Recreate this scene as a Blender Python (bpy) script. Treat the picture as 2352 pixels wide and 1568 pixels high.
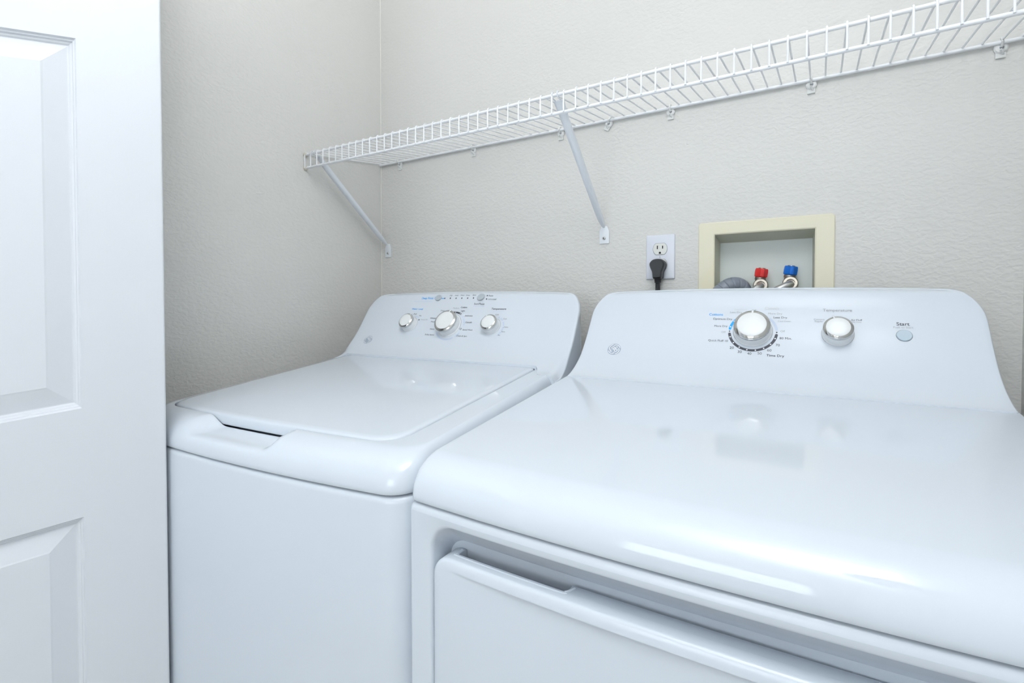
import bpy, bmesh, math, random
from mathutils import Vector, Matrix

FRONT_FILL_POWER, FILL_LAMP_POWER, EXPOSURE = 15.5, 68.0, -0.47
FILL_LAMP = (0, -1.45, 1.95, 0.60, -0.15)      # y, height and beam lean of the added uplighter
WALL_COL = (0.735, 0.73, 0.705); WALL_BUMP = 0.24
ENAMEL = (0.655, 0.71, 0.78); DOOR_COL = (0.685, 0.715, 0.76)

for o in list(bpy.data.objects):
    bpy.data.objects.remove(o)
SC = bpy.context.scene
COL = SC.collection

# ------------------------------------------------------------------ camera
CAM_POS = Vector((1.299, -1.25, 1.10))
YAW, PITCH = math.radians(31.56), math.radians(1.16)
FPX = 1152.5
fw = Vector((-math.sin(YAW)*math.cos(PITCH), math.cos(YAW)*math.cos(PITCH), -math.sin(PITCH)))
rt = Vector((math.cos(YAW), math.sin(YAW), 0))
up = rt.cross(fw)
cd = bpy.data.cameras.new('camera')
cd.sensor_fit = 'HORIZONTAL'; cd.sensor_width = 36.0
cd.lens = FPX*36.0/2352.0
cd.shift_y = (692+FPX*math.tan(PITCH)-784.0)/2352.0
cd.clip_start = 0.02
cam = bpy.data.objects.new('camera', cd)
cam.matrix_world = Matrix(((rt.x, up.x, -fw.x, CAM_POS.x), (rt.y, up.y, -fw.y, CAM_POS.y), (rt.z, up.z, -fw.z, CAM_POS.z), (0, 0, 0, 1)))
COL.objects.link(cam); SC.camera = cam

# ------------------------------------------------------------------ world, light, exposure
W = bpy.data.worlds.new('world'); SC.world = W; W.use_nodes = True
W.node_tree.nodes['Background'].inputs[0].default_value = (0.80, 0.90, 1.0, 1)
W.node_tree.nodes['Background'].inputs[1].default_value = 1.0
def area(name, loc, target, sx, sy, power, color):
    l = bpy.data.lights.new(name, 'AREA'); l.shape = 'RECTANGLE'; l.size = sx; l.size_y = sy
    l.energy = power; l.color = color
    o = bpy.data.objects.new(name, l); o.location = loc
    o.rotation_euler = (Vector(target)-Vector(loc)).to_track_quat('-Z', 'Y').to_euler()
    COL.objects.link(o); return o
# soft frontal fill from an added, unseen window behind the camera
area('window_daylight', (0.95, -2.98, 1.30), (0.95, 0, 1.30), 0.95, 0.75, FRONT_FILL_POWER, (0.86, 0.93, 1.0))
SC.view_settings.view_transform = 'Standard'
SC.view_settings.look = 'None'
SC.view_settings.exposure = EXPOSURE
SC.view_settings.gamma = 1.0
SC.view_settings.use_curve_mapping = False

K = 0.1065      # the appliance tops and the shelf fall gently towards the room

# printed words: text, x and arc position on the panel, width, ink, bold
DRYER_TEXT=[
('Cottons',-0.0724,0.2253,0.0265,'blue',1),('Optimum Dry',-0.0592,0.2141,0.0358,'ink',0),('More Dry',-0.0610,0.1974,0.0243,'ink',0),('Off',-0.0550,0.1845,0.0077,'grey',0),('Quick Fluff 10',-0.0636,0.1642,0.0359,'ink',0),('20',-0.0374,0.1497,0.0074,'ink',0),('30',-0.0227,0.1413,0.0073,'ink',0),('40',-0.0060,0.1382,0.0073,'ink',0),('50',0.0115,0.1397,0.0071,'ink',0),('60',0.0273,0.1475,0.0071,'ink',0),('70',0.0407,0.1596,0.0069,'ink',0),('80 Min.',0.0532,0.1747,0.0199,'ink',0),('Off',0.0481,0.1898,0.0076,'grey',0),('Cool Down',0.0502,0.2121,0.0218,'grey',0),('Less Dry',0.0431,0.2195,0.0228,'ink',0),('More Dry',0.0342,0.2281,0.0238,'grey',0),('Casuals',0.0280,0.2410,0.0249,'pale',1),('Off',-0.0031,0.2356,0.0081,'grey',0),('Less Dry',-0.0355,0.2302,0.0221,'grey',0),('Cool Down',-0.0276,0.2374,0.0223,'pale',0),('Time Dry',0.0374,0.1355,0.0290,'ink',1),('Temperature',0.1347,0.2366,0.0450,'grey',1),('Casuals',0.1344,0.2244,0.0167,'pale',0),('Medium',0.1343,0.2198,0.0153,'pale',0),('Cottons',0.1064,0.2173,0.0171,'grey',0),('Regular',0.1061,0.2124,0.0130,'grey',0),('Air Fluff',0.1634,0.2170,0.0167,'ink',0),('No Heat',0.1636,0.2127,0.0141,'grey',0),('Start',0.2290,0.2106,0.0178,'ink',1),('Push to Start',0.2290,0.2036,0.0273,'grey',0),]
WASHER_TEXT=[
('Deep Rinse',-0.1294,0.2635,0.0405,'blue',1),('Fill',-0.0508,0.2715,0.0074,'ink',0),('Soak',-0.0316,0.2718,0.0110,'ink',0),('Wash',-0.0127,0.2720,0.0123,'ink',0),('Rinse',0.0061,0.2719,0.0121,'ink',0),('Spin',0.0260,0.2718,0.0106,'ink',0),('Pause',0.0795,0.2704,0.0136,'ink',0),('Lid Locked',0.0864,0.2608,0.0242,'ink',0),('Start/Pause',0.0505,0.2484,0.0329,'ink',0),('Water Level',-0.1514,0.2310,0.0400,'blue',1),('Temperature',0.1156,0.2328,0.0443,'ink',1),('Colors',0.0055,0.2378,0.0205,'ink',1),('Medium',-0.0191,0.2350,0.0201,'grey',0),('Light',0.0066,0.2256,0.0133,'ink',0),('Delicates',0.0305,0.2111,0.0240,'ink',0),('Casuals',0.0374,0.1909,0.0204,'ink',0),('Speed Wash',0.0417,0.1671,0.0309,'ink',0),('Drain & Spin',0.0311,0.1476,0.0328,'ink',0),('Bulky Items',-0.0734,0.1481,0.0302,'ink',0),('Heavy',-0.0725,0.1666,0.0152,'ink',0),('Whites',-0.0833,0.2012,0.0207,'ink',1),('Medium',-0.0758,0.1901,0.0205,'ink',0),('Deep',-0.0607,0.2258,0.0132,'ink',0),('Full',-0.1515,0.2141,0.0093,'ink',0),('Min',-0.1309,0.2086,0.0084,'ink',0),('Precise Fill',-0.1118,0.1959,0.0218,'grey',0),('Cold',0.1154,0.2159,0.0097,'ink',0),('Cool',0.1430,0.2037,0.0095,'ink',0),('Colors',0.1529,0.1794,0.0137,'ink',0),('Warm',0.1483,0.1656,0.0118,'ink',0),('Hot',0.1400,0.1553,0.0075,'ink',0),]

# ------------------------------------------------------------------ materials
def nodes(m): return m.node_tree.nodes, m.node_tree.links
def mat(name, col, rough=0.5, metal=0.0, coat=0.0, spec=0.5, bump=None, tint=None):
    m = bpy.data.materials.new(name); m.use_nodes = True
    n, l = nodes(m); b = n['Principled BSDF']
    b.inputs['Base Color'].default_value = (*col, 1); b.inputs['Roughness'].default_value = rough
    b.inputs['Metallic'].default_value = metal; b.inputs['Coat Weight'].default_value = coat
    b.inputs['Coat Roughness'].default_value = 0.05
    b.inputs['Specular IOR Level'].default_value = spec
    tc = n.new('ShaderNodeTexCoord')
    if tint:                     # (second colour, noise scale, low, high)
        nz = n.new('ShaderNodeTexNoise'); nz.inputs['Scale'].default_value = tint[1]; nz.inputs['Detail'].default_value = 4
        rp = n.new('ShaderNodeValToRGB')
        rp.color_ramp.elements[0].position = tint[2]; rp.color_ramp.elements[0].color = (*col, 1)
        rp.color_ramp.elements[1].position = tint[3]; rp.color_ramp.elements[1].color = (*tint[0], 1)
        l.new(tc.outputs['Object'], nz.inputs['Vector']); l.new(nz.outputs['Fac'], rp.inputs['Fac'])
        l.new(rp.outputs['Color'], b.inputs['Base Color'])
    if bump:                     # (xyz scale, strength, distance, detail)
        mp = n.new('ShaderNodeMapping'); mp.inputs['Scale'].default_value = bump[0]
        nz = n.new('ShaderNodeTexNoise'); nz.inputs['Scale'].default_value = 1.0; nz.inputs['Detail'].default_value = bump[3]
        bp = n.new('ShaderNodeBump'); bp.inputs['Strength'].default_value = bump[1]; bp.inputs['Distance'].default_value = bump[2]
        l.new(tc.outputs['Object'], mp.inputs['Vector']); l.new(mp.outputs['Vector'], nz.inputs['Vector'])
        l.new(nz.outputs['Fac'], bp.inputs['Height']); l.new(bp.outputs['Normal'], b.inputs['Normal'])
    return m

def wall_mat(name, col):
    m = bpy.data.materials.new(name); m.use_nodes = True
    n, l = nodes(m); b = n['Principled BSDF']
    b.inputs['Base Color'].default_value = (*col, 1); b.inputs['Roughness'].default_value = 0.55
    b.inputs['Specular IOR Level'].default_value = 0.35
    tc = n.new('ShaderNodeTexCoord')
    mp = n.new('ShaderNodeMapping'); mp.inputs['Scale'].default_value = (1.0, 1.0, 1.6)
    n1 = n.new('ShaderNodeTexNoise'); n1.inputs['Scale'].default_value = 80; n1.inputs['Detail'].default_value = 1.6; n1.inputs['Distortion'].default_value = 0.45
    n2 = n.new('ShaderNodeTexNoise'); n2.inputs['Scale'].default_value = 30; n2.inputs['Detail'].default_value = 2; n2.inputs['Distortion'].default_value = 0.6
    rp = n.new('ShaderNodeMapRange'); rp.inputs[1].default_value = 0.38; rp.inputs[2].default_value = 0.62
    ad = n.new('ShaderNodeMath'); ad.operation = 'MULTIPLY_ADD'; ad.inputs[1].default_value = 0.8
    bp = n.new('ShaderNodeBump'); bp.inputs['Strength'].default_value = WALL_BUMP; bp.inputs['Distance'].default_value = 0.0022
    l.new(tc.outputs['Object'], mp.inputs['Vector'])
    l.new(mp.outputs['Vector'], n1.inputs['Vector']); l.new(mp.outputs['Vector'], n2.inputs['Vector'])
    l.new(n1.outputs['Fac'], rp.inputs[0]); l.new(n2.outputs['Fac'], ad.inputs[0]); l.new(rp.outputs[0], ad.inputs[2])
    l.new(ad.outputs[0], bp.inputs['Height']); l.new(bp.outputs['Normal'], b.inputs['Normal'])
    return m

M = {}
M['wall'] = wall_mat('textured_wall_paint', WALL_COL)
M['caulk'] = mat('white_corner_caulk', (0.86, 0.85, 0.80), 0.6)
M['ceiling'] = mat('ceiling_paint', (0.85, 0.86, 0.86), 0.8, bump=((60, 60, 60), 0.2, 0.002, 3))
M['floor'] = mat('vinyl_floor', (0.74, 0.72, 0.68), 0.45, tint=((0.66, 0.63, 0.58), 6, 0.4, 0.7))
M['enamel'] = mat('white_appliance_enamel', ENAMEL, 0.06, spec=0.5)
M['cabinet'] = mat('white_cabinet_enamel', ENAMEL, 0.25, spec=0.5, bump=((420, 420, 420), 0.05, 0.0004, 1))
M['panel'] = mat('white_control_panel', ENAMEL, 0.14, spec=0.5)
M['groove'] = mat('dark_gap', (0.09, 0.10, 0.12), 0.7)
M['chrome'] = mat('chrome', (0.60, 0.60, 0.59), 0.07, 1.0)
M['knobwhite'] = mat('knob_white', (0.82, 0.84, 0.85), 0.3)
M['button'] = mat('blue_grey_button', (0.44, 0.54, 0.62), 0.35)
M['button2'] = mat('grey_button', (0.44, 0.49, 0.54), 0.35)
M['ink'] = mat('dark_print', (0.05, 0.055, 0.075), 0.5)
M['grey'] = mat('grey_print', (0.34, 0.36, 0.39), 0.5)
M['pale'] = mat('pale_print', (0.56, 0.58, 0.61), 0.5)  # ink lightened: the panel's glare is put into its colour
M['blue'] = mat('blue_print', (0.0, 0.36, 0.86), 0.5)
M['lav'] = mat('lavender_print', (0.52, 0.60, 0.74), 0.5)
M['dot'] = mat('white_print', (0.88, 0.90, 0.92), 0.5)
M['logo'] = mat('logo_blue_grey', (0.36, 0.42, 0.52), 0.4)
M['doorrail'] = mat('door_paint_horizontal_grain', DOOR_COL, 0.42, bump=((5, 40, 260), 0.16, 0.0006, 3))
M['doorstile'] = mat('door_paint_vertical_grain', DOOR_COL, 0.42, bump=((260, 40, 5), 0.10, 0.0006, 3))
M['wire'] = mat('white_vinyl_coating', (0.90, 0.92, 0.95), 0.30, tint=((0.80, 0.74, 0.52), 9, 0.66, 0.80))
M['bracket'] = mat('white_bracket_enamel', (0.86, 0.90, 0.95), 0.35)
M['clip'] = mat('greyed_white_plastic', (0.80, 0.81, 0.80), 0.45)
M['cap'] = mat('cream_rubber', (0.70, 0.66, 0.56), 0.6)
M['screw'] = mat('zinc_screw', (0.60, 0.60, 0.60), 0.3, 1.0)
M['plate'] = mat('white_cover_plate', (0.76, 0.79, 0.87), 0.3)
M['recept'] = mat('ivory_white_receptacle', (0.78, 0.79, 0.76), 0.35)
M['black'] = mat('black_rubber', (0.022, 0.024, 0.028), 0.42)
M['slot'] = mat('black_slot', (0.015, 0.012, 0.012), 0.8)
M['cream'] = mat('yellowed_cream_plastic', (0.83, 0.79, 0.62), 0.42, tint=((0.84, 0.75, 0.46), 5, 0.60, 0.85))
M['liner'] = mat('grey_green_box_plastic', (0.74, 0.79, 0.76), 0.45)
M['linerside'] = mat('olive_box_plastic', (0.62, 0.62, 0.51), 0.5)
M['red'] = mat('red_valve_plastic', (0.72, 0.03, 0.03), 0.35)
M['bluev'] = mat('blue_valve_plastic', (0.0, 0.15, 0.66), 0.3)
M['nickel'] = mat('brushed_nickel', (0.34, 0.315, 0.28), 0.36, 1.0)
M['braid'] = mat('braided_steel', (0.72, 0.72, 0.72), 0.28, 1.0, bump=((900, 900, 900), 0.4, 0.001, 1))
M['hose'] = mat('grey_corrugated_hose', (0.22, 0.25, 0.30), 0.42)
M['lampglass'] = mat('frosted_lamp_diffuser', (0.9, 0.9, 0.9), 0.4)
M['frame'] = mat('white_window_frame', (0.82, 0.84, 0.86), 0.4)

# ------------------------------------------------------------------ mesh helpers
def link(o, parent=None):
    COL.objects.link(o)
    if parent: o.parent = parent
    return o
def obj(name, verts, faces, material, parent=None, smooth=True, angle=40):
    me = bpy.data.meshes.new(name); me.from_pydata([tuple(v) for v in verts], [], faces)
    bm = bmesh.new(); bm.from_mesh(me)
    bmesh.ops.remove_doubles(bm, verts=bm.verts, dist=1e-6)
    bmesh.ops.recalc_face_normals(bm, faces=bm.faces)
    bm.to_mesh(me); bm.free()
    me.materials.append(M[material] if isinstance(material, str) else material)
    if smooth:
        me.polygons.foreach_set('use_smooth', [True]*len(me.polygons))
        if angle < 180: me.set_sharp_from_angle(angle=math.radians(angle))
    return link(bpy.data.objects.new(name, me), parent)
def thing(name, label, cat, loc=(0, 0, 0), rz=0.0, group=None):
    o = bpy.data.objects.new(name, None); o.empty_display_size = 0.05
    o.location = loc; o.rotation_euler = (0, 0, rz); o['label'] = label; o['category'] = cat
    if group: o['group'] = group
    return link(o)
class MB:
    def __init__(s): s.v = []; s.f = []
    def add(s, v, f):
        b = len(s.v); s.v += [Vector(p) for p in v]; s.f += [[i+b for i in q] for q in f]; return s
    def box(s, x0, x1, y0, y1, z0, z1):
        return s.add([(x, y, z) for z in (z0, z1) for y in (y0, y1) for x in (x0, x1)],
                     [(0, 2, 3, 1), (4, 5, 7, 6), (0, 1, 5, 4), (2, 6, 7, 3), (0, 4, 6, 2), (1, 3, 7, 5)])
    def loops(s, L, closed=True, cap0=False, cap1=False, skip=None):
        n = len(L[0]); v = [p for lp in L for p in lp]; f = []
        for i in range(len(L)-1):
            for j in range(n if closed else n-1):
                if skip and skip(i, j): continue
                k = (j+1) % n
                f.append((i*n+j, i*n+k, (i+1)*n+k, (i+1)*n+j))
        if cap0: f.append(tuple(range(n)))
        if cap1: f.append(tuple((len(L)-1)*n+j for j in range(n)))
        return s.add(v, f)
    def tube(s, pts, r, n=8, caps=True):
        pts = [Vector(p) for p in pts]; L = []
        rr = r if isinstance(r, (list, tuple)) else [r]*len(pts)
        t0 = (pts[1]-pts[0]).normalized()
        a = t0.orthogonal().normalized()
        for i, p in enumerate(pts):
            t = (pts[min(i+1, len(pts)-1)]-pts[max(i-1, 0)]).normalized()
            a = (a-t*a.dot(t)).normalized(); b = t.cross(a)
            L.append([p+a*rr[i]*math.cos(2*math.pi*k/n)+b*rr[i]*math.sin(2*math.pi*k/n) for k in range(n)])
        return s.loops(L, True, caps, caps)
    def lathe(s, prof, o, ex, ey, ez, n=48, cap0=False, cap1=False):
        o, ex, ey, ez = map(Vector, (o, ex, ey, ez))
        L = [[o+ex*r*math.cos(2*math.pi*k/n)+ey*r*math.sin(2*math.pi*k/n)+ez*h for k in range(n)] for r, h in prof]
        return s.loops(L, True, cap0, cap1)
    def prism(s, pts, d):        # closed polygon + extrusion vector
        pts = [Vector(p) for p in pts]; d = Vector(d)
        return s.loops([pts, [p+d for p in pts]], True, True, True)
    def out(s, name, material, parent=None, smooth=True, angle=40): return obj(name, s.v, s.f, material, parent, smooth, angle)
def bevel(o, w, seg=2, angle=35):
    bm = bmesh.new(); bm.from_mesh(o.data)
    ed = [e for e in bm.edges if len(e.link_faces) == 2 and e.calc_face_angle() > math.radians(angle)]
    bmesh.ops.bevel(bm, geom=ed, offset=w, segments=seg, profile=0.5, affect='EDGES', clamp_overlap=True)
    bm.to_mesh(o.data); bm.free()
    o.data.polygons.foreach_set('use_smooth', [True]*len(o.data.polygons)); o.data.set_sharp_from_angle(angle=math.radians(50))
    return o
def rrect(x0, x1, y0, y1, rs, n=6, sub=(12, 12, 12, 12)):
    # counter-clockwise from the x0,y0 corner; rs = radii of (x0y0, x1y0, x1y1, x0y1); sub = segments of (y0 side, x1 side, y1 side, x0 side)
    cs = [(x0+rs[0], y0+rs[0], rs[0], 180), (x1-rs[1], y0+rs[1], rs[1], 270), (x1-rs[2], y1-rs[2], rs[2], 0), (x0+rs[3], y1-rs[3], rs[3], 90)]
    P = []
    for i, (cx, cy, r, a0) in enumerate(cs):
        for k in range(n+1):
            a = math.radians(a0+90*k/n); P.append((cx+r*math.cos(a), cy+r*math.sin(a)))
        nx = cs[(i+1) % 4]; a = math.radians(nx[3]); q = (nx[0]+nx[2]*math.cos(a), nx[1]+nx[2]*math.sin(a)); p = P[-1]
        for k in range(1, sub[i]): t = k/sub[i]; P.append((p[0]+(q[0]-p[0])*t, p[1]+(q[1]-p[1])*t))
    return P
def smooth01(a, b, x):
    t = max(0, min(1, (x-a)/(b-a))); return t*t*(3-2*t)
def struct(o): o['kind'] = 'structure'; return o

# ------------------------------------------------------------------ the room
RX, RY, CH = 1.610, -3.0, 2.44           # right wall, rear wall, ceiling height
HX0, HX1, HZ0, HZ1 = 1.0871, 1.2885, 1.060, 1.2556   # opening for the outlet box
m = MB()
for (x0, x1, z0, z1) in ((-0.1, HX0, 0, CH), (HX1, RX+0.1, 0, CH), (HX0, HX1, 0, HZ0), (HX0, HX1, HZ1, CH)): m.box(x0, x1, 0, 0.12, z0, z1)
wb = struct(m.out('wall_back', 'wall', None, False))
DW0, DW1 = -2.36, -1.58                  # doorway in the left wall
m = MB(); m.box(-0.1, 0, DW1, 0, 0, CH); m.box(-0.1, 0, RY-0.1, DW0, 0, CH); m.box(-0.1, 0, DW0, DW1, 2.06, CH)
wl = struct(m.out('wall_left', 'wall', None, False))
struct(MB().box(RX, RX+0.1, RY-0.1, 0, 0, CH).out('wall_right', 'wall', None, False))
m = MB(); WX0, WX1, WZ0, WZ1 = 0.47, 1.43, 0.92, 1.68
for (x0, x1, z0, z1) in ((0, WX0, 0, CH), (WX1, RX, 0, CH), (WX0, WX1, 0, WZ0), (WX0, WX1, WZ1, CH)): m.box(x0, x1, RY-0.1, RY, z0, z1)
struct(m.out('wall_front', 'wall', None, False))
struct(MB().box(-1.4, RX+0.1, RY-0.1, 0.12, -0.05, 0).out('floor', 'floor', None, False))
struct(MB().box(-1.4, RX+0.1, RY-0.1, 0.12, CH, CH+0.05).out('ceiling', 'ceiling', None, False))
struct(MB().box(-1.4, -1.3, RY-0.1, 0.12, 0, CH).out('wall_hall', 'wall', None, False))
struct(MB().tube([(0.0008, -0.0008, 0.90), (0.0008, -0.0008, CH)], 0.0014, 6).out('trim_1', 'caulk', None))
win = bpy.data.objects.new('window_1', None); link(win); struct(win)  # unseen window, added to carry the frontal fill light
m = MB()
for (x0, x1, z0, z1) in ((WX0, WX0+0.04, WZ0, WZ1), (WX1-0.04, WX1, WZ0, WZ1), (WX0, WX1, WZ0, WZ0+0.04), (WX0, WX1, WZ1-0.04, WZ1), (0.94, 0.96, WZ0, WZ1)): m.box(x0, x1, RY-0.07, RY-0.03, z0, z1)
m.out('window_frame', 'frame', win, False)
# made-up uplighter behind the camera, added so the ceiling bounces soft light
t = thing('wall_sconce', 'white half-bowl uplighter on the right wall behind the camera', 'lamp', (RX, FILL_LAMP[1], FILL_LAMP[2]))
bevel(MB().box(-0.018, -0.0005, -0.07, 0.07, -0.10, 0.07).out('back_plate', 'frame', t), 0.005)
m = MB(); L = []
for r, h in ((0.03, -0.09), (0.09, -0.07), (0.14, -0.03), (0.165, 0.02), (0.17, 0.06), (0.163, 0.06), (0.155, 0.02), (0.13, -0.022), (0.085, -0.058)):
    L.append([(-0.012-r*math.sin(math.pi*k/24), r*math.cos(math.pi*k/24), h) for k in range(25)])
m.loops(L, closed=False).out('bowl', 'frame', t, True, 60)
lo = area('sconce_light', (-0.085, 0, 0.045), (-0.085-FILL_LAMP[3], FILL_LAMP[4], 1.045), 0.10, 0.22, FILL_LAMP_POWER, (0.97, 0.985, 1.0)); lo.parent = t

# ------------------------------------------------------------------ panel door at the left
DA = math.radians(21.3)
door = bpy.data.objects.new('door_1', None); link(door); struct(door)
door.location = (0.3212, -0.82, 0)
# local axes: -x = away from the edge beside the washer (towards the room), +y = behind the visible face
dx = Vector((math.sin(DA), math.cos(DA), 0)); dn = Vector((-math.cos(DA), math.sin(DA), 0))
door.rotation_euler = Matrix(((dx.x, dn.x, 0), (dx.y, dn.y, 0), (0, 0, 1))).to_euler()
DWD, DT, ST, DSL = 0.70, 0.035, 0.1118, -0.117
cols = [(ST, ST+0.188), (DWD-ST-0.188, DWD-ST)]
rows = [(0.24, 0.7624), (0.940, 1.5335), (1.64, 1.90)]
def shear(vs): return [Vector((-v[0], v[1], v[2]+DSL*v[0])) for v in vs]
def dbox(name, x0, x1, z0, z1, mt):
    m = MB().box(x0, x1, 0, DT, z0, z1); m.v = shear(m.v); return m.out(name, mt, door, False)
s0 = dbox('stile', 0, ST, 0.09, 2.04, 'doorstile')
bm = bmesh.new(); bm.from_mesh(s0.data)
bmesh.ops.bevel(bm, geom=[e for e in bm.edges if all(abs(v.co.x) < 1e-5 for v in e.verts) and abs(e.verts[0].co.z-e.verts[1].co.z) > 1], offset=0.003, segments=3, profile=0.5, affect='EDGES')
bm.to_mesh(s0.data); bm.free()
dbox('stile', DWD-ST, DWD, 0.09, 2.04, 'doorstile')
zz = [0.09]+[z for r in rows for z in r]+[2.04]
for i in range(0, len(zz), 2): dbox('rail', ST, DWD-ST, zz[i], zz[i+1], 'doorrail')
for r in rows: dbox('mullion', cols[0][1], cols[1][0], r[0], r[1], 'doorstile')
STEPS = [(0, 0), (0.0022, 0.0035), (0.0040, 0.0040), (0.0055, 0.0070), (0.0080, 0.0078), (0.0100, 0.0100), (0.0115, 0.0100), (0.0400, 0.0022), (0.0425, 0.0012)]
for c in cols:
    for r in rows:
        m = MB()
        L = [[(c[0]+d, dp, r[0]+d*1.0), (c[1]-d, dp, r[0]+d), (c[1]-d, dp, r[1]-d), (c[0]+d, dp, r[1]-d)] for d, dp in STEPS]
        m.loops(L, True, False, True)
        m.loops([L[0], [(p[0], DT, p[2]) for p in L[0]]], True, False, True)
        m.v = shear(m.v); m.out('panel', 'doorstile', door, False)

# ------------------------------------------------------------------ wire shelf
SYF, SZB, SZF, SZL = -0.302, 1.5672, 1.5305, 1.4920
SX0, SX1, NW = 0.003, 1.604, 60
sh = thing('wire_shelf', 'white vinyl coated wire shelf along the upper back wall', 'shelf', (0, 0, SZB))
RR = 0.0036
def rail(name, y, z, x0=SX0-0.002, x1=SX1+0.002, r=RR): return MB().tube([(x0, y, z-SZB), (x1, y, z-SZB)], r, 12).out(name, 'wire', sh)
rail('front_top_rail', SYF, SZF); rail('front_bottom_rail', SYF, SZL); rail('back_rail', -0.0075, SZB)
WR = 0.0017
pw = [(0, -0.0060, SZB+RR+WR*0.4), (0, -0.15, (SZB+SZF)/2+RR+0.0006), (0, SYF+0.006, SZF+RR+WR+0.0004)]
for a in (20, 50, 80): pw.append((0, SYF+0.0006-(RR+WR)*math.sin(math.radians(a)), SZF+(RR+WR)*math.cos(math.radians(a))))
pw += [(0, SYF-RR-WR+0.0004, SZF-0.004), (0, SYF-RR-WR+0.0004, SZL-0.001)]
w0 = MB().tube([(p[0], p[1], p[2]-SZB) for p in pw], WR, 8).out('wire', 'wire', sh)
for i in range(NW):
    w = w0 if i == 0 else w0.copy()
    if i: link(w, sh)
    w.location.x = SX0+0.0035+i*(SX1-SX0-0.007)/(NW-1)
for z in (SZF, SZL):
    MB().tube([(0.0003, SYF, z-SZB), (0.002, SYF, z-SZB), (0.0075, SYF, z-SZB), (0.009, SYF, z-SZB)], [0.0058, 0.0062, 0.0062, 0.0050], 12).out('end_cap', 'cap', sh)

def bracket(x_top, x_foot, label):
    t = thing('shelf_bracket', label, 'bracket', (x_foot, -0.001, 1.275), 0, 'shelf brackets')
    a = Vector((x_top-x_foot, SYF+0.014, SZF-RR-0.003-1.275)); b = Vector((0, -0.006, 0.018))
    d = (b-a).normalized(); sx = Vector((1, 0, 0)); sx = (sx-d*sx.dot(d)).normalized(); nn = d.cross(sx)
    if nn.y > 0: nn = -nn
    L = []
    for k, (tt, w, h) in enumerate(((0, 0.0125, 0.003), (0.05, 0.0105, 0.005), (0.14, 0.0088, 0.010), (0.5, 0.0084, 0.010), (0.90, 0.0080, 0.0085), (0.97, 0.0060, 0.004), (1.0, 0.0030, 0.002))):
        p = a.lerp(b, tt)
        L.append([p+sx*w*c+nn*h*s for c, s in ((-1, -0.2), (-0.95, 0.5), (-0.55, 0.95), (0, 1.05), (0.55, 0.95), (0.95, 0.5), (1, -0.2), (0, -0.25))])
    MB().loops(L, True, True, True).out('arm', 'bracket', t, True, 60)
    pts = [(-0.0135, -0.024), (0.0135, -0.024), (0.0135, 0.008), (0.0075, 0.022), (-0.0075, 0.022), (-0.0135, 0.008)]
    bevel(MB().prism([(x, 0, z) for x, z in pts], (0, -0.002, 0)).out('foot_plate', 'bracket', t), 0.0006)
    s = MB().lathe([(0.0045, 0), (0.0043, 0.0016), (0.003, 0.0028), (0.0018, 0.0030)], (0, -0.002, -0.010), (1, 0, 0), (0, 0, 1), (0, -1, 0), 16, False, True).out('screw', 'screw', t)
    MB().box(-0.0012, 0.0012, -0.0054, -0.0048, -0.0112, -0.0088).out('screw_recess', 'slot', s, False)
    hk = [(a.x, SYF+0.012, SZF-RR-0.004-1.275), (a.x, SYF, SZF-RR-0.0030-1.275), (a.x, SYF-0.0062, SZF-1.275), (a.x, SYF-0.004, SZF+0.0052-1.275), (a.x, SYF+0.003, SZF+0.0066-1.275)]
    m = MB()
    for o in (-0.006, 0.006): m.tube([(p[0]+o, p[1], p[2]) for p in hk], 0.0011, 6)
    m.out('hook', 'bracket', t)
bracket(0.043, 0.034, 'white diagonal shelf bracket beside the wall corner')
bracket(0.824, 0.816, 'white diagonal shelf bracket at mid shelf, left of the power outlet')
CL = [(0.092, 'shelf wall clip nearest the wall corner'), (0.396, 'shelf wall clip second from the wall corner'), (0.690, 'shelf wall clip just left of the middle bracket'),
      (0.832, 'tilted shelf wall clip just right of the middle bracket'), (0.985, 'shelf wall clip above the power outlet'), (1.278, 'shelf wall clip above the recessed outlet box'), (1.573, 'shelf wall clip nearest the right end of the shelf')]
for i, (x, lb) in enumerate(CL):
    t = thing('shelf_wall_clip', 'small white plastic '+lb, 'clip', (x, -0.0006, SZB), 0, 'shelf wall clips')
    m = MB()
    m.lathe([(0.0078, 0), (0.0078, 0.0035), (0.0062, 0.0052), (0.0035, 0.0055)], (0, 0, -0.0065), (1, 0, 0), (0, 0, 1), (0, -1, 0), 20, True, True)
    m.box(-0.0055, 0.0055, -0.003, 0, -0.020, -0.006)
    m.tube([(0.003, -0.001, -0.016), (0.001, -0.006, -0.0135), (-0.001, -0.0085, -0.0095)], 0.0017, 6)
    m.tube([(0, -0.0030, -0.0048), (0, -0.0085, -0.0055), (0, -0.0135, -0.001), (0, -0.0110, 0.0045), (0, -0.006, 0.0055)], 0.0017, 6)
    m.out('clip_body', 'clip', t)
    MB().lathe([(0.0026, 0), (0.0022, 0.0012), (0.0010, 0.0015)], (0.0005, -0.0053, -0.0065), (1, 0, 0), (0, 0, 1), (0, -1, 0), 12, True, True).out('screw', 'grey', t)
    t.scale = (1.3, 1.1, 1.3)
    if i == 3: t.rotation_euler = (0, 0.5, 0)

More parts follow.
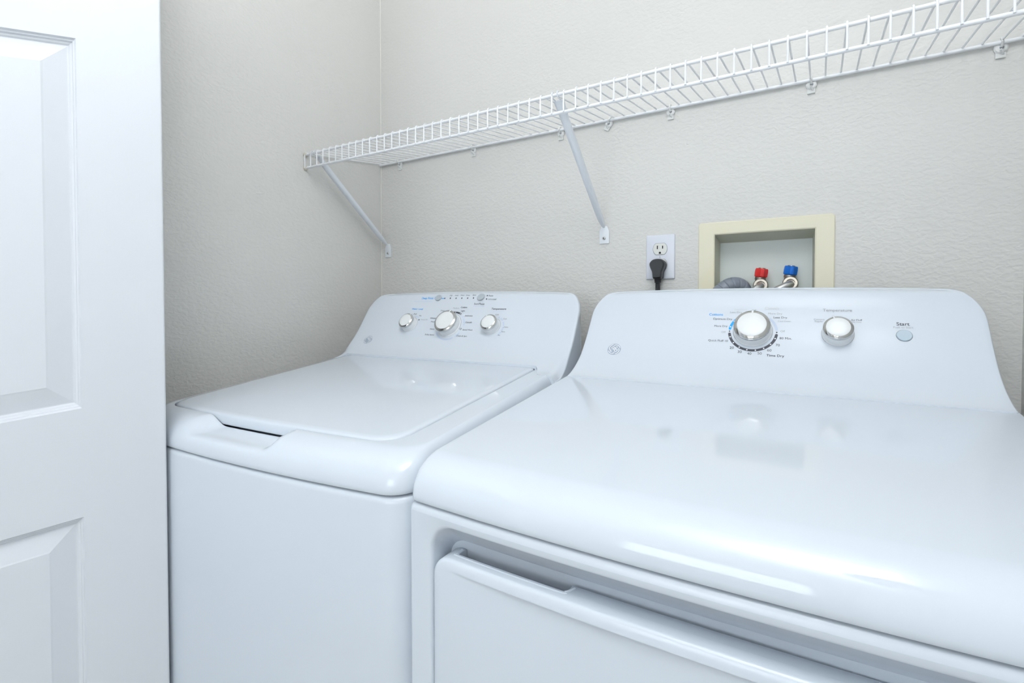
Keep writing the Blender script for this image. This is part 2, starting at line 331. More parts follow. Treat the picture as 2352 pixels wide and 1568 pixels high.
# ------------------------------------------------------------------ power outlet and plug
def cr2(P, i, t):            # closed smooth curve through points
    n = len(P); p0, p1, p2, p3 = P[i-1], P[i], P[(i+1) % n], P[(i+2) % n]
    return tuple(0.5*(2*p1[a]+(-p0[a]+p2[a])*t+(2*p0[a]-5*p1[a]+4*p2[a]-p3[a])*t*t+(-p0[a]+3*p1[a]-3*p2[a]+p3[a])*t**3) for a in (0, 1))
t = thing('power_outlet', 'white duplex power outlet with a plug in its lower socket', 'outlet', (0.9622, 0, 1.2093))
pl = MB(); PW, PH = 0.0352, 0.0548
L = [[(x, y, z) for x, z in rrect(-PW+i, PW-i, -PH+i, PH-i, [max(0.003-i, 0.001)]*4, 4, (4, 4, 4, 4))] for i, y in ((0, -0.0003), (0.0002, -0.0030), (0.0015, -0.0052), (0.0045, -0.0060))]
pl.loops(L, True, False, True).out('cover_plate', 'plate', t)
for zc in (0.0195, -0.0195):
    pts = []
    for k in range(40):
        a = 2*math.pi*k/40; x = 0.0172*math.cos(a); z = 0.0172*math.sin(a); pts.append((x, max(-0.0138, min(0.0138, z))))
    MB().loops([[(x*1.05, -0.0056, z*1.06+zc) for x, z in pts], [(x*1.05, -0.0063, z*1.06+zc) for x, z in pts]], True, False, True).out('socket_gap', 'grey', t)
    r = MB().loops([[(x*s, y, z*s+zc) for x, z in pts] for s, y in ((1, -0.0055), (1, -0.0068), (0.97, -0.0076))], True, False, True).out('receptacle', 'recept', t)
    for x, h in ((-0.0064, 0.0042), (0.0064, 0.0036)): MB().box(x-0.0012, x+0.0012, -0.0081, -0.0070, zc+0.003-h+0.001, zc+0.003+h+0.001).out('slot', 'slot', r, False)
    g = [(0.0026*math.cos(a), 0.0026*math.sin(a)) for a in [math.pi*k/8 for k in range(9)]]+[(-0.0026, -0.0022), (0.0026, -0.0022)]
    MB().prism([(x, -0.0070, z+zc-0.0095) for x, z in g], (0, -0.0011, 0)).out('ground_hole', 'slot', r, False)
s = MB().lathe([(0.0033, 0), (0.0030, 0.0008), (0.0012, 0.0012)], (0, -0.0059, 0), (1, 0, 0), (0, 0, 1), (0, -1, 0), 16, True, True).out('screw', 'plate', t)
MB().box(-0.0004, 0.0004, -0.0073, -0.0068, -0.0026, 0.0026).out('screw_slot', 'grey', s, False)
t = thing('power_plug', 'black right-angle plug and cord in the lower outlet socket', 'plug', (0.9622, -0.0077, 1.1868))
PLUG = [(0, 0.0160), (0.0105, 0.0142), (0.0172, 0.0075), (0.0180, 0.0005), (0.0150, -0.0085), (0.0118, -0.0160), (0.0108, -0.0240), (0.0098, -0.0310), (0.0055, -0.0325), (0, -0.0328)]
PLUG = PLUG+[(-x, z) for x, z in PLUG[-2:0:-1]]
PLUG = [cr2(PLUG, i, k/4) for i in range(len(PLUG)) for k in range(4)]
def plug_loop(y, s): return [(x*s, y, -0.006+(z+0.006)*s) for x, z in PLUG]
MB().loops([plug_loop(y, s) for y, s in ((-0.0002, 0.90), (-0.002, 0.97), (-0.010, 0.97), (-0.0115, 0.90), (-0.0130, 0.92), (-0.0145, 1.0), (-0.024, 1.0), (-0.0285, 0.95), (-0.031, 0.84))], True, True, True).out('plug_body', 'black', t)
m = MB()
for k, z in enumerate((-0.0330, -0.0365, -0.0400)): m.loops([[(w*math.cos(a), -0.0175+h*math.sin(a), z+dz) for a in [2*math.pi*q/16 for q in range(16)]] for dz, w, h in ((0.0016, 0.0072, 0.0052), (0.0005, 0.0090-0.0004*k, 0.0066), (-0.0010, 0.0090-0.0004*k, 0.0066), (-0.0018, 0.0070, 0.005))], True, True, True)
m.out('strain_relief', 'black', t)
m = MB()
for o in (-0.0034, 0, 0.0034): m.tube([(o, -0.0175, -0.036), (o*0.97, -0.0175, -0.06), (o*0.9, -0.018, -0.10), (o*0.9, -0.020, -0.22), (o*0.9-0.02, -0.022, -0.36)], 0.0026, 8)
m.out('cord', 'black', t)

# ------------------------------------------------------------------ recessed washer outlet box, valves and hoses
t = thing('washer_outlet_box', 'cream framed recessed laundry outlet box in the back wall', 'outlet box', (0, 0, 0))
FX0, FX1, FZ0, FZ1 = 1.0514, 1.3240, 1.030, 1.2842
def fl(x0, x1, z0, z1, y, r): return [(x, y, z) for x, z in rrect(x0, x1, z0, z1, [r]*4, 4, (4, 4, 4, 4))]
MB().loops([fl(FX0, FX1, FZ0, FZ1, -0.0002, 0.007), fl(FX0+0.0003, FX1-0.0003, FZ0, FZ1-0.0003, -0.003, 0.007), fl(FX0+0.002, FX1-0.002, FZ0+0.002, FZ1-0.002, -0.0045, 0.006),
            fl(HX0-0.002, HX1+0.002, HZ0-0.002, HZ1+0.002, -0.0045, 0.001), fl(HX0+0.0005, HX1-0.0005, HZ0+0.0005, HZ1-0.0005, -0.003, 0.001), fl(HX0+0.0005, HX1-0.0005, HZ0+0.0005, HZ1-0.0005, 0.002, 0.001)]).out('frame', 'cream', t, True, 18)
c0 = [(HX0+0.0005, HZ0+0.0005), (HX1-0.0005, HZ0+0.0005), (HX1-0.0005, HZ1-0.0005), (HX0+0.0005, HZ1-0.0005)]
c1 = [(1.0900, HZ0+0.004), (1.2832, HZ0+0.004), (1.2832, 1.2415), (1.0900, 1.2415)]
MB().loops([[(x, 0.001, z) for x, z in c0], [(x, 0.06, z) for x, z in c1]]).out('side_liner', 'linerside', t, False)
MB().loops([[(x, 0.0595, z) for x, z in c1], [(x, 0.063, z) for x, z in c1]], True, True, True).out('back_liner', 'liner', t, False)
def valve(x, z, hm, label, hl, dirx):
    t = thing('water_valve', label, 'valve', (x, 0.034, z), 0, 'washer supply valves')
    tilt = Matrix.Rotation(0.14, 3, 'Y')
    m = MB(); pr = []
    for k in range(24):
        a = 2*math.pi*k/24; r = 0.0122+0.0016*(1 if (k//3) % 2 == 0 else -0.6); pr.append((r, a))
    L = [[Vector((r*s*math.cos(a), r*s*math.sin(a), h)) for r, a in pr] for h, s in ((0.013, 0.80), (0.015, 0.98), (0.024, 1.0), (0.031, 0.97), (0.033, 0.88))]
    m.loops(L, True, True, True); m.v = [tilt @ v for v in m.v]
    h = m.out('handle', hm, t, True, 25)
    m = MB().lathe([(0.008, 0.0325), (0.0075, 0.0345), (0.004, 0.0352)], (0, 0, 0), (1, 0, 0), (0, 1, 0), (0, 0, 1), 20, True, True); m.v = [tilt @ v for v in m.v]
    m.out('handle_cap', 'nickel', h)
    m = MB().lathe([(0.0105, -0.02), (0.0105, 0.006), (0.0118, 0.007), (0.0118, 0.0125), (0.008, 0.0135), (0.006, 0.016)], (0, 0, 0), (1, 0, 0), (0, 1, 0), (0, 0, 1), 24, True, True); m.v = [tilt @ v for v in m.v]
    m.tube([(0, 0, -0.010), (0, 0.026, -0.010)], 0.0085, 16)
    m.out('valve_body', 'nickel', t)
    MB().lathe([(0.0105, -0.002), (0.0155, 0.000), (0.0155, 0.013), (0.0138, 0.0145), (0.0092, 0.0145), (0.0088, 0.010)], (0.004, -0.010, -0.009), (1, 0, 0), (0, 0.25, 0.97), (0, -0.97, 0.25), 32, True, True).out('collar', 'nickel', t)
    hs = thing('supply_hose', hl, 'hose', (x+0.004, 0.014, z-0.009), 0, 'braided supply hoses')
    MB().tube([(0, 0.004, 0), (0, -0.006, 0.001), (-0.006*dirx, -0.017, -0.004), (-0.022*dirx, -0.024, -0.018), (-0.040*dirx, -0.026, -0.045), (-0.05*dirx, -0.026, -0.16), (-0.05*dirx, -0.026, -0.45)], [0.0082]*7, 16).out('braid', 'braid', hs)
valve(1.1795, 1.1425, 'red', 'red handled water valve inside the outlet box', 'braided steel hose below the red valve', 1.0)
valve(1.2385, 1.1460, 'bluev', 'blue handled water valve inside the outlet box', 'braided steel hose below the blue valve', 1.6)
t = thing('drain_hose', 'grey corrugated drain hose hooked into the outlet box', 'hose', (1.14, 0.02, 1.12))
P = []; Rr = []
ctl = [(0.014, 0.012, -0.05), (0.011, 0.008, -0.012), (0.003, -0.002, 0.013), (-0.014, -0.016, 0.018), (-0.034, -0.026, 0.006), (-0.052, -0.030, -0.018), (-0.065, -0.032, -0.06), (-0.07, -0.032, -0.2)]
def cr(p, i, t):
    p0, p1, p2, p3 = p[max(i-1, 0)], p[i], p[i+1], p[min(i+2, len(p)-1)]
    return tuple(0.5*(2*p1[a]+(-p0[a]+p2[a])*t+(2*p0[a]-5*p1[a]+4*p2[a]-p3[a])*t*t+(-p0[a]+3*p1[a]-3*p2[a]+p3[a])*t**3) for a in range(len(p1)))
dense_c = [Vector(cr(ctl, i, k/24)) for i in range(len(ctl)-1) for k in range(24)]
acc = 0
for i, p in enumerate(dense_c):
    if i: acc += (p-dense_c[i-1]).length
    P.append(p); ph = (acc/0.0115) % 1
    Rr.append(0.0178 if ph > 0.14 else 0.0160)
MB().tube(P, Rr, 24).out('corrugated_tube', 'hose', t, True, 70)

# ------------------------------------------------------------------ appliances
PROF = [(-0.330, 0.9402), (-0.310, 0.9428), (-0.285, 0.9476), (-0.255, 0.9625), (-0.226, 0.985), (-0.200, 1.0165), (-0.176, 1.0525), (-0.153, 1.087), (-0.1395, 1.1065), (-0.1325, 1.1140), (-0.122, 1.1182), (-0.108, 1.1192)]
DP = [cr(PROF, i, k/16) for i in range(len(PROF)-1) for k in range(16)]+[PROF[-1]]
ARC = [0.0]
for a, b in zip(DP, DP[1:]): ARC.append(ARC[-1]+math.dist(a, b))
VMAX = ARC[-1]
def prof(v):
    v = max(0, min(VMAX-1e-6, v)); lo, hi = 0, len(ARC)-1
    while hi-lo > 1:
        mid = (lo+hi)//2
        if ARC[mid] <= v: lo = mid
        else: hi = mid
    t = (v-ARC[lo])/(ARC[lo+1]-ARC[lo]); a, b = DP[lo], DP[lo+1]
    ty, tz = b[0]-a[0], b[1]-a[1]; n = math.hypot(ty, tz)
    return a[0]+ty*t, a[1]+tz*t, ty/n, tz/n
def v_at_y(y): return next(ARC[i] for i, p in enumerate(DP) if p[0] >= y)
def crown(x, z): return 0.006*(1-(x/0.32)**2)*smooth01(1.085, 1.119, z)
def on_panel(x, v, off=0.0):
    y, z, ty, tz = prof(v); return Vector((x, y-tz*off, z+ty*off+crown(x, z)))
def frame_at(x, v):
    y, z, ty, tz = prof(v); return on_panel(x, v), Vector((1, 0, 0)), Vector((0, ty, tz)), Vector((0, -tz, ty))

def lettering(text, x, v, w, col, bold, parent):
    c = bpy.data.curves.new('t', 'FONT'); c.body = text; c.align_x = 'CENTER'; c.align_y = 'CENTER'; c.resolution_u = 3
    c.offset = 0.010 if bold else 0.0
    o = bpy.data.objects.new('t', c); COL.objects.link(o)
    dg = bpy.context.evaluated_depsgraph_get(); dg.update()
    me = bpy.data.meshes.new_from_object(o.evaluated_get(dg))
    bpy.data.objects.remove(o); bpy.data.curves.remove(c)
    xs = [p.co.x for p in me.vertices]; ys = [p.co.y for p in me.vertices]
    s = w/(max(xs)-min(xs)); cx = (max(xs)+min(xs))/2; cy = 0.0 if not ys else (max(ys)+min(ys))/2
    for p in me.vertices: p.co = on_panel(x+(p.co.x-cx)*s, v+(p.co.y-cy)*s, 0.00035)
    me.name = 'lettering'; me.materials.clear(); me.materials.append(M[col])
    return link(bpy.data.objects.new('lettering', me), parent)
def arc_mark(name, x, v, r, w, a0, a1, col, parent, off=0.0003, n=None):
    n = n or max(4, int(abs(a1-a0)/5)); L = []
    def ring(rr): return [on_panel(x+rr*math.cos(math.radians(a0+(a1-a0)*k/n)), v+rr*math.sin(math.radians(a0+(a1-a0)*k/n)), off) for k in range(n+1)]
    m = MB().loops([ring(r-w/2), ring(r+w/2)], closed=False)
    if abs(a1-a0) < 350:
        for a, sgn in ((a0, -1), (a1, 1)):
            cx, cv = x+r*math.cos(math.radians(a)), v+r*math.sin(math.radians(a))
            b = math.radians(a)
            pts = [on_panel(cx+w/2*math.cos(b+sgn*math.pi*k/8), cv+w/2*math.sin(b+sgn*math.pi*k/8), off) for k in range(9)]
            m.add(pts, [tuple(range(9))])
    return m.out(name, col, parent, False)
def dot_mark(x, v, r, col, parent, off=0.0005, name='dot'):
    return MB().add([on_panel(x+r*math.cos(2*math.pi*k/16), v+r*math.sin(2*math.pi*k/16), off) for k in range(16)], [tuple(range(16))]).out(name, col, parent, False)
def bar_mark(x0, x1, v, h, col, parent, off=0.0003, name='line_mark'):
    n = 6
    return MB().loops([[on_panel(x0+(x1-x0)*k/n, v+s*h/2, off) for k in range(n+1)] for s in (-1, 1)], closed=False).out(name, col, parent, False)
def stroke(m, pts, w, x, v, s, off):
    pts = [Vector((p[0], p[1], 0)) for p in pts]; a = []; b = []
    for i, p in enumerate(pts):
        t = (pts[min(i+1, len(pts)-1)]-pts[max(i-1, 0)]).normalized(); n = Vector((-t.y, t.x, 0))*w/2
        for lst, q in ((a, p+n), (b, p-n)): lst.append(on_panel(x+q.x*s, v+q.y*s, off))
    m.loops([a, b], closed=False)
def spl(P, n=6): return [cr(P, i, k/n) for i in range(len(P)-1) for k in range(n)]+[tuple(P[-1])]
def logo(x, v, r, parent):
    g = MB().add([on_panel(x+r*math.cos(2*math.pi*k/40), v+r*math.sin(2*math.pi*k/40), 0.0003) for k in range(40)], [tuple(range(40))]).out('logo', 'logo', parent, False)
    m = MB()
    for q in range(4):            # four curls around the rim
        b = math.radians(90*q+20)
        stroke(m, [((0.86-0.10*(k/10)**2)*math.cos(b+math.radians(72*k/10)), (0.86-0.10*(k/10)**2)*math.sin(b+math.radians(72*k/10))) for k in range(11)], 0.10, x, v, r, 0.0006)
        c = (0.66*math.cos(b+math.radians(76)), 0.66*math.sin(b+math.radians(76)))
        stroke(m, [(c[0]+0.10*math.cos(math.radians(40*k)), c[1]+0.10*math.sin(math.radians(40*k))) for k in range(8)], 0.07, x, v, r, 0.0006)
    # script monogram
    stroke(m, spl([(-0.05, 0.30), (-0.22, 0.46), (-0.42, 0.30), (-0.30, 0.05), (-0.08, 0.14), (-0.02, 0.38), (-0.10, 0.02), (-0.30, -0.36), (-0.52, -0.36), (-0.42, -0.12), (-0.10, 0.02), (0.06, 0.06)]), 0.10, x, v, r, 0.0006)
    stroke(m, spl([(0.46, 0.34), (0.36, 0.46), (0.16, 0.36), (0.20, 0.12), (0.36, 0.06), (0.12, 0.0), (0.10, -0.30), (0.34, -0.38), (0.50, -0.16), (0.36, -0.06)]), 0.10, x, v, r, 0.0006)
    m.out('logo_monogram', 'dot', g, False)
def knob(x, v, R, H, parent, ptr):
    o, ex, ev, en = frame_at(x, v)
    o = o-en*0.0006
    b = MB().lathe([(R*1.06, 0), (R*1.06, 0.0016), (R*1.03, 0.0030), (R*1.0, 0.0036), (R*0.985, H*0.62), (R*0.97, H*0.66)], o, ex, ev, en, 64, False, True).out('control_knob', 'knobwhite', parent)
    MB().lathe([(R*0.97, H*0.655), (R*1.0, H*0.70), (R*1.0, H*0.86), (R*0.985, H*0.89), (R*0.82, H*0.965), (R*0.79, H*0.98)], o, ex, ev, en, 64, True, True).out('chrome_ring', 'chrome', b)
    MB().lathe([(R*0.80, H*0.96), (R*0.795, H*0.995), (R*0.775, H*1.01), (R*0.4, H*1.02), (R*0.02, H*1.022)], o, ex, ev, en, 48, False, True).out('knob_cap', 'knobwhite', b)
    a = math.radians(ptr); u = ex*math.cos(a)+ev*math.sin(a); w = en.cross(u)
    L = [[o+u*r+en*h+w*s*R*0.05 for s in (-1, 1)] for r, h in ((R*0.77, H*1.03), (R*0.80, H*0.99), (R*0.83, H*0.975), (R*0.985, H*0.90), (R*1.008, H*0.86), (R*1.008, H*0.70))]
    MB().loops(L, closed=False).out('pointer', 'dot', b, False)
    MB().lathe([(R*1.09, 0.0007), (R*1.065, 0.0007)], o, ex, ev, en, 64).out('knob_gap', 'grey', b, False)
def button(x, v, r, parent, mt):
    o, ex, ev, en = frame_at(x, v)
    b = MB().lathe([(r, -0.0003), (r, 0.0016), (r*0.93, 0.0024), (r*0.5, 0.0022), (r*0.02, 0.0021)], o, ex, ev, en, 40, False, True).out('push_button', mt, parent)
    MB().lathe([(r*1.07, 0.0004), (r*0.98, 0.0004)], o, ex, ev, en, 40).out('button_gap', 'grey', b, False)
    return b

HW = 0.343
SIDE = 0.004                                   # how far a machine stays inside the nominal width
def outline(si, sf, rc, yb, yf, bow):
    P = rrect(-HW+SIDE+si, HW-SIDE-si, yf+sf, yb, [rc, rc, 0.006, 0.006], 8, (72, 24, 8, 24))
    return [(x, y+bow*(x/0.33)**2*max(0, min(1, (y-yb)/(yf-yb)))) for x, y in P]
NFRONT = (8+1, 8+1+71)                       # indices of the straight front edge inside an outline
def deck_z(y): return 0.975+K*y
def seam_z(y): return 0.927+K*y
def cabinet(parent, yf, bow, open_front, rc=0.042, name='cabinet'):
    m = MB(); yb = -0.105; L = []
    for f in (0, 0.25, 0.5, 0.75, 1.0):
        L.append([(x, y, 0.02+f*(seam_z(y)-0.0125-0.02)) for x, y in outline(0, 0, rc, yb, yf, bow)])
    for ins, dz in ((0.0006, -0.0090), (0.0025, -0.0055), (0.0055, -0.0038), (0.020, -0.0030)):
        L.append([(x, y, seam_z(y)+dz) for x, y in outline(ins, ins, rc, yb, yf, bow)])
    a, b = 8, 8+72
    m.loops(L, True, True, True, skip=(lambda i, j: open_front and i < 4 and a <= j < b))
    return m.out(name, 'cabinet', parent, True, 45)
def deck(parent, yf, bow, rs, rf, hole=None, scoop=None, rc=0.042):
    m = MB(); yb = -0.105; L = []
    L.append([(x, y, seam_z(y)-0.0005) for x, y in outline(0.0045, 0.0045, rc, yb, yf, bow)])
    L.append([(x, y, seam_z(y)-0.0005) for x, y in outline(0.0010, 0.0010, rc, yb, yf, bow)])
    n = 18
    for k in range(n+1):
        ph = math.pi/2*k/n; c, s = 1-math.cos(ph), math.sin(ph)
        q = []
        for x, y in outline(rs*c, rf*c, rc-0.006*c, yb, yf, bow):
            z = seam_z(y)+0.0015+(deck_z(y)-seam_z(y)-0.0015)*s**0.92
            if scoop and y < -0.55: z -= scoop(x, k/n)
            q.append((x, y, z))
        L.append(q)
    if hole:
        x0, x1, y0, y1, r = hole
        H = rrect(x0, x1, y0, y1, [r, r, 0.004, 0.004], 8, (72, 24, 8, 24))
        H = [(x, y+0.012*(x/0.33)**2*max(0, min(1, (y-y1)/(y0-y1)))) for x, y in H]
        last = L[-1]
        for tt in (0.35, 0.7, 1.0):
            q = []
            for (a, h) in zip(last, H):
                x, y = a[0]+(h[0]-a[0])*tt, a[1]+(h[1]-a[1])*tt
                z = deck_z(y)-(scoop(x, 1.0) if scoop and y < -0.55 and h[1] < y0+0.04 else 0)
                q.append((x, y, z))
            L.append(q)
        L.append([(x, y, deck_z(y)-0.034) for x, y in H])
        m.loops(L, True, False, True)
    else:
        m.loops(L, True, False, True)
    return m.out('top_deck', 'enamel', parent, True, 48)
def backsplash(parent, lid=None):
    BACK = -0.070
    NR, NC, R = 72, 96, 0.082
    va, vb = v_at_y(-0.318), (v_at_y(-0.272) if lid else v_at_y(-0.294))
    va = va if lid else vb
    ss = [2*i/NC-1 for i in range(NC+1)]
    rowsL = []
    for j in range(NR+1):
        row = []
        for s in ss:
            xs = s*HW
            v0 = vb if not lid else va+(vb-va)*smooth01(lid[0]-0.012, lid[0]-0.002, xs)*(1-smooth01(lid[1]+0.002, lid[1]+0.030, xs))
            t = j/NR; t = 1-(1-t)**1.5
            v = v0+t*(VMAX-v0)
            hw = HW-0.001-0.007*(v/VMAX)
            e = v-(VMAX-R)
            if e > 0: hw = hw-R+math.sqrt(max(0, R*R-e*e))*0.999+0.0
            p = on_panel(s*hw, v); e = abs(s)*HW-(HW-0.020)
            if lid and e > 0: p.z -= 0.018*(1-math.sqrt(max(0, 1-(e/0.0205)**2)))*(1-smooth01(0.945, 0.985, p.z))
            row.append(p)
        rowsL.append(row)
    rowsL.insert(0, [Vector((p.x, p.y, p.z-0.02)) for p in rowsL[0]])
    m = MB().loops(rowsL, closed=False)
    bd = [r[0] for r in rowsL]+rowsL[-1][1:-1]+[r[-1] for r in reversed(rowsL)]
    cx, cz = 0.0, 0.98
    def off(i, d):
        a, b = bd[max(i-1, 0)], bd[min(i+1, len(bd)-1)]
        t = Vector((b.x-a.x, 0, b.z-a.z))
        if t.length < 1e-7: t = Vector((0, 0, 1))
        t.normalize(); n = Vector((-t.z, 0, t.x))
        if n.x*(bd[i].x-cx)+n.z*(bd[i].z-cz)*0.3 < 0: n = -n
        return n*d
    L = [bd]
    for d, by in ((0.0012, 0.0008), (0.0022, 0.0028), (0.0026, 0.006)): L.append([p+off(i, d)+Vector((0, by, 0)) for i, p in enumerate(bd)])
    L.append([Vector((p.x+off(i, 0.0026).x, min(p.y+0.010+0.80*max(0.0, 1.062-p.z), BACK), p.z+off(i, 0.0026).z)) for i, p in enumerate(bd)])
    m.loops(L, closed=False)
    last = L[-1]; m.add(last, [tuple(range(len(last)))])
    return m.out('backsplash', 'panel', parent, True, 50)
def place(cx, ang): 
    a = math.radians(ang); return (cx-math.sin(a)*0.27, -0.27+math.cos(a)*0.27, 0)

# ---- washer
wa = thing('washing_machine', 'white top-loading washing machine in the wall corner, with three knobs', 'washer', place(0.475, 3.5), math.radians(3.5))
WYF, WBOW = -0.8065, 0.014
cabinet(wa, WYF, WBOW, False)
MB().loops([[(x, y, seam_z(y)+dz) for x, y in outline(0.0062, 0.0062, 0.040, -0.105, WYF, WBOW)] for dz in (-0.0042, 0.002)], True).out('seam_gasket', 'groove', wa)
LID = (-0.315, 0.275, -0.752, -0.262, 0.045)
def wscoop(x, t):
    sx = smooth01(-0.205+0.05*t, -0.150+0.045*t, x)*(1-smooth01(0.050+0.012*t, 0.066+0.012*t, x))
    return 0.0175*sx*smooth01(0.22, 0.80, t)
dk = deck(wa, WYF, WBOW, 0.020, 0.048, (LID[0]-0.0022, LID[1]+0.0022, LID[2]-0.002, LID[3]+0.002, LID[4]+0.002), wscoop)
def lid_loop(i, dz, up=0.0):
    P = rrect(LID[0]+i, LID[1]-i, LID[2]+i, LID[3]-i, [LID[4]-i*0.5]*2+[0.020, 0.020], 8, (72, 24, 8, 24))
    return [(x, y+0.012*(x/0.33)**2*max(0, min(1, (y-LID[3])/(LID[2]-LID[3]))), deck_z(y)+dz) for x, y in P]
ld = MB().loops([lid_loop(0.004, -0.0160), lid_loop(0.0008, -0.0155), lid_loop(0, -0.013), lid_loop(0.0003, -0.001), lid_loop(0.0018, 0.0016), lid_loop(0.0055, 0.0030), lid_loop(0.014, 0.0034)], True, True, True).out('lid', 'enamel', wa, True, 60)
MB().box(LID[0]+0.004, LID[1]-0.004, LID[2]+0.016, LID[3]-0.001, deck_z(-0.5)-0.075, deck_z(-0.5)-0.070).out('tub_floor', 'groove', wa, False)
MB().lathe([(0.003, 0), (0.003, 0.012)], (LID[1]-0.004, LID[3]-0.006, deck_z(LID[3])-0.012), (1, 0, 0), (0, 1, 0), (0, 0, 1), 12, True, True).out('lid_hinge_pin', 'groove', wa)
bs = backsplash(wa, LID)
for a in WASHER_TEXT: lettering(*a, bs)
WK = [(-0.0205, 0.1800, 0.0330, 0.029, 78), (-0.1556, 0.1800, 0.0228, 0.026, 62), (0.1115, 0.1805, 0.0228, 0.026, 118)]
for k in WK: knob(k[0], k[1], k[2], k[3], wa, k[4])
button(-0.0910, 0.2650, 0.0100, wa, 'button2'); button(0.0493, 0.2661, 0.0110, wa, 'button2')
for p in ((-0.0684, 0.2634), (-0.0497, 0.2635), (-0.0305, 0.2634), (-0.0112, 0.2635), (0.0078, 0.2635), (0.0266, 0.2638), (0.0681, 0.2705), (0.069, 0.2611)): dot_mark(p[0], p[1], 0.0019, 'ink', bs)
bar_mark(-0.0805, -0.0700, 0.2634, 0.0016, 'blue', bs); bar_mark(-0.1042, -0.1034, 0.2645, 0.007, 'blue', bs)
for x0, x1, v in ((-0.1745, -0.1103, 0.2550), (0.0334, 0.0677, 0.2418), (-0.1631, -0.1412, 0.2225), (0.1014, 0.1326, 0.2252)): bar_mark(x0, x1, v, 0.0012, 'lav', bs)
bx, bv = -0.0172, 0.1773; rr = 0.0440
arc_mark('dial_arc', bx, bv, rr, 0.0050, 64, 100, 'ink', bs)
for a in (66, 88): dot_mark(bx+rr*math.cos(math.radians(a)), bv+rr*math.sin(math.radians(a)), 0.0014, 'dot', bs)
arc_mark('dial_arc', bx, bv, rr*0.95, 0.0042, 8, 44, 'lav', bs); arc_mark('dial_arc', bx, bv, rr*0.95, 0.0042, 212, 300, 'lav', bs); arc_mark('dial_arc', bx, bv, rr*0.95, 0.0042, 312, 330, 'lav', bs)
arc_mark('dial_ring_mark', 0.019, 0.1701, 0.0024, 0.0011, 0, 360, 'ink', bs)
for a in (12, 40): dot_mark(bx+rr*0.95*math.cos(math.radians(a)), bv+rr*0.95*math.sin(math.radians(a)), 0.0013, 'dot', bs)
arc_mark('dial_arc', -0.1526, 0.1778, 0.0295, 0.0035, 52, 80, 'lav', bs); dot_mark(-0.1298, 0.1950, 0.0021, 'ink', bs)
arc_mark('dial_arc', 0.1137, 0.1781, 0.0315, 0.0036, -48, 70, 'lav', bs)
for a in (-46, -22, 5, 35, 62): dot_mark(0.1137+0.0315*math.cos(math.radians(a)), 0.1781+0.0315*math.sin(math.radians(a)), 0.0011, 'dot', bs)
logo(-0.2805, 0.1225, 0.0145, bs)

# ---- dryer
dr = thing('clothes_dryer', 'white front-loading clothes dryer with two knobs and a round start button', 'dryer', place(1.193, 1.0), math.radians(1.0))
DYF, DBOW = -0.7785, 0.011
SIDE = -0.010
cabinet(dr, DYF, DBOW, True, 0.008)
MB().loops([[(x, y, seam_z(y)+dz) for x, y in outline(0.0062, 0.0062, 0.008, -0.105, DYF, DBOW)] for dz in (-0.0042, 0.002)], True).out('seam_gasket', 'groove', dr)
deck(dr, DYF, DBOW, 0.009, 0.052, rc=0.013)
def fy(x): return DYF+DBOW*(x/0.33)**2
def floop(x0, x1, z0, z1, r, dep, n=8):
    return [(x, fy(x)+dep, z) for x, z in rrect(x0, x1, z0, z1, [r]*4, n, (40, 16, 40, 16))]
zt = seam_z(DYF)-0.0125
hx, hz0, hz1 = 0.313, 0.16, 0.8268
m = MB(); L = [None]
L[0] = [(x, fy(x), 0.02+(seam_z(fy(x))-0.0323)*((z-0.02)/(zt+0.0002-0.02))) for x, y, z in floop(-0.3470, 0.3470, 0.02, zt+0.0002, 0.0001, 0)]
hx = 0.3175
for ex, dep in ((0.0, 0.0), (0.0018, 0.0008), (0.0035, 0.0028), (0.0045, 0.006)):
    L.append(floop(-hx+ex, hx-ex, hz0+ex, hz1-ex, 0.034, dep))
L.append(floop(-hx+0.007, hx-0.007, hz0+0.02, hz1-0.033, 0.026, 0.036))
m.loops(L, True, False, True)
m.out('front_panel', 'cabinet', dr, True, 40)
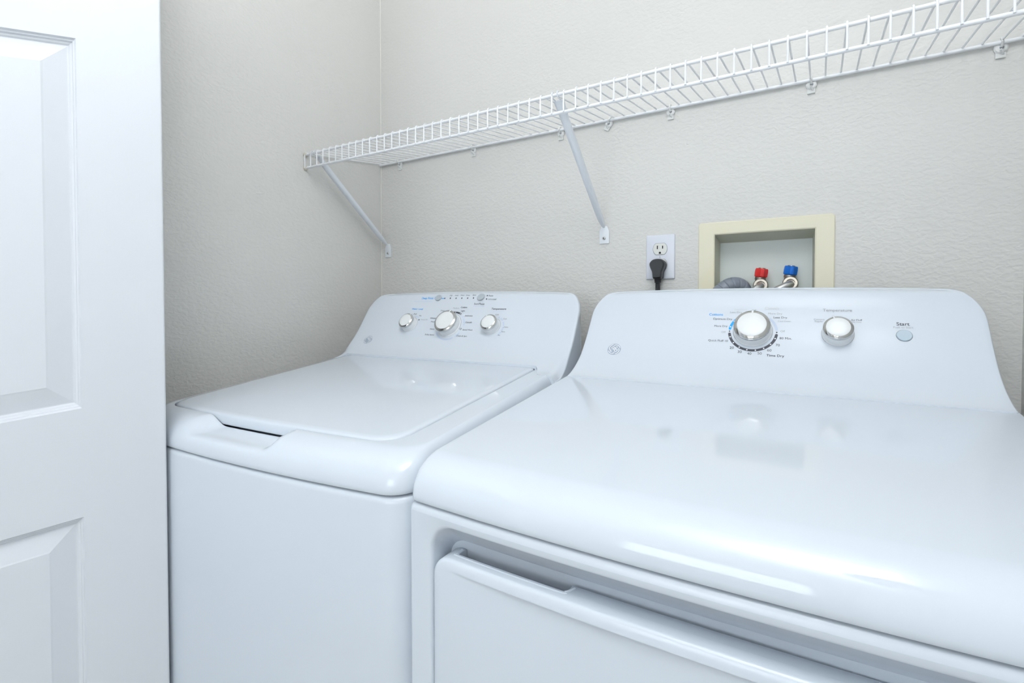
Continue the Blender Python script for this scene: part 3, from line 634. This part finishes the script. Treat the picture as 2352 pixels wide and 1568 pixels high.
# door of the dryer
ddx0, ddx1, ddz0, ddz1 = -0.3125, 0.3125, 0.185, 0.7850
def dloop(i, dep, r): return floop(ddx0+i, ddx1-i, ddz0+i, ddz1-i, r, dep)
dd = MB().loops([dloop(0.0, 0.018, 0.026), dloop(0.0, 0.006, 0.026), dloop(0.0006, 0.0035, 0.026), dloop(0.0035, 0.0016, 0.0245), dloop(0.008, 0.0004, 0.022), dloop(0.013, 0.0, 0.018)], True, True, True).out('dryer_door', 'cabinet', dr, True, 60)
NX0, NX1 = -0.283, -0.133
m = MB()
for (x0, x1) in ((ddx0+0.001, NX0), (NX1, ddx1-0.001)):
    n = 24; top = []
    for k in range(n+1):
        x = x0+(x1-x0)*k/n
        edge = min(x-(ddx0+0.001), (ddx1-0.001)-x); z = ddz1
        if edge < 0.025: z = ddz1-0.025+math.sqrt(max(0, 0.025**2-(0.025-edge)**2))
        top.append((x, z))
    L = [[(x, fy(x)+0.0181, z) for x, z in top]+[(x, fy(x)+0.0181, 0.60) for x, z in reversed(top)], [(x, fy(x)+0.033, z) for x, z in top]+[(x, fy(x)+0.033, 0.60) for x, z in reversed(top)], [(x, fy(x)+0.0355, z-0.002) for x, z in top]+[(x, fy(x)+0.0355, 0.60) for x, z in reversed(top)]]
    m.loops(L, True, True, True)
m.out('door_backing', 'cabinet', dr, True, 60)
m = MB()
P = [(NX0-0.004, 0.030), (NX0-0.002, 0.0185), (NX0+0.008, 0.0145), (NX1-0.014, 0.0145), (NX1-0.002, 0.0180), (NX1+0.004, 0.030)]
m.tube([(x, fy(x)+d, ddz1-0.0012) for x, d in spl(P, 6)], 0.0022, 8)
m.out('handle_lip', 'cabinet', dr)
bs = backsplash(dr)
for a in DRYER_TEXT: lettering(*a, bs)
bx, bv, rr = -0.0030, 0.1868, 0.0412
arc_mark('dial_arc', bx, bv, rr, 0.0050, 188, 352, 'ink', bs)
for k in range(8): a = math.radians(198+k*143/7); dot_mark(bx+rr*math.cos(a), bv+rr*math.sin(a), 0.0014, 'dot', bs)
arc_mark('dial_arc', bx, bv, rr, 0.0048, 138, 172, 'blue', bs)
for a in (166, 146): dot_mark(bx+rr*math.cos(math.radians(a)), bv+rr*math.sin(math.radians(a)), 0.0014, 'dot', bs)
arc_mark('dial_arc', bx, bv, rr, 0.0044, 8, 46, 'lav', bs)
for a in (180, 0): dot_mark(bx+rr*math.cos(math.radians(a)), bv+rr*math.sin(math.radians(a)), 0.0014, 'ink', bs)
knob(bx, bv+0.0012, 0.0320, 0.0285, dr, 90); knob(0.1347, 0.1871, 0.0232, 0.0270, dr, 108)
b = button(0.2294, 0.1875, 0.0108, dr, 'button')
logo(-0.2685, 0.1324, 0.0145, bs)
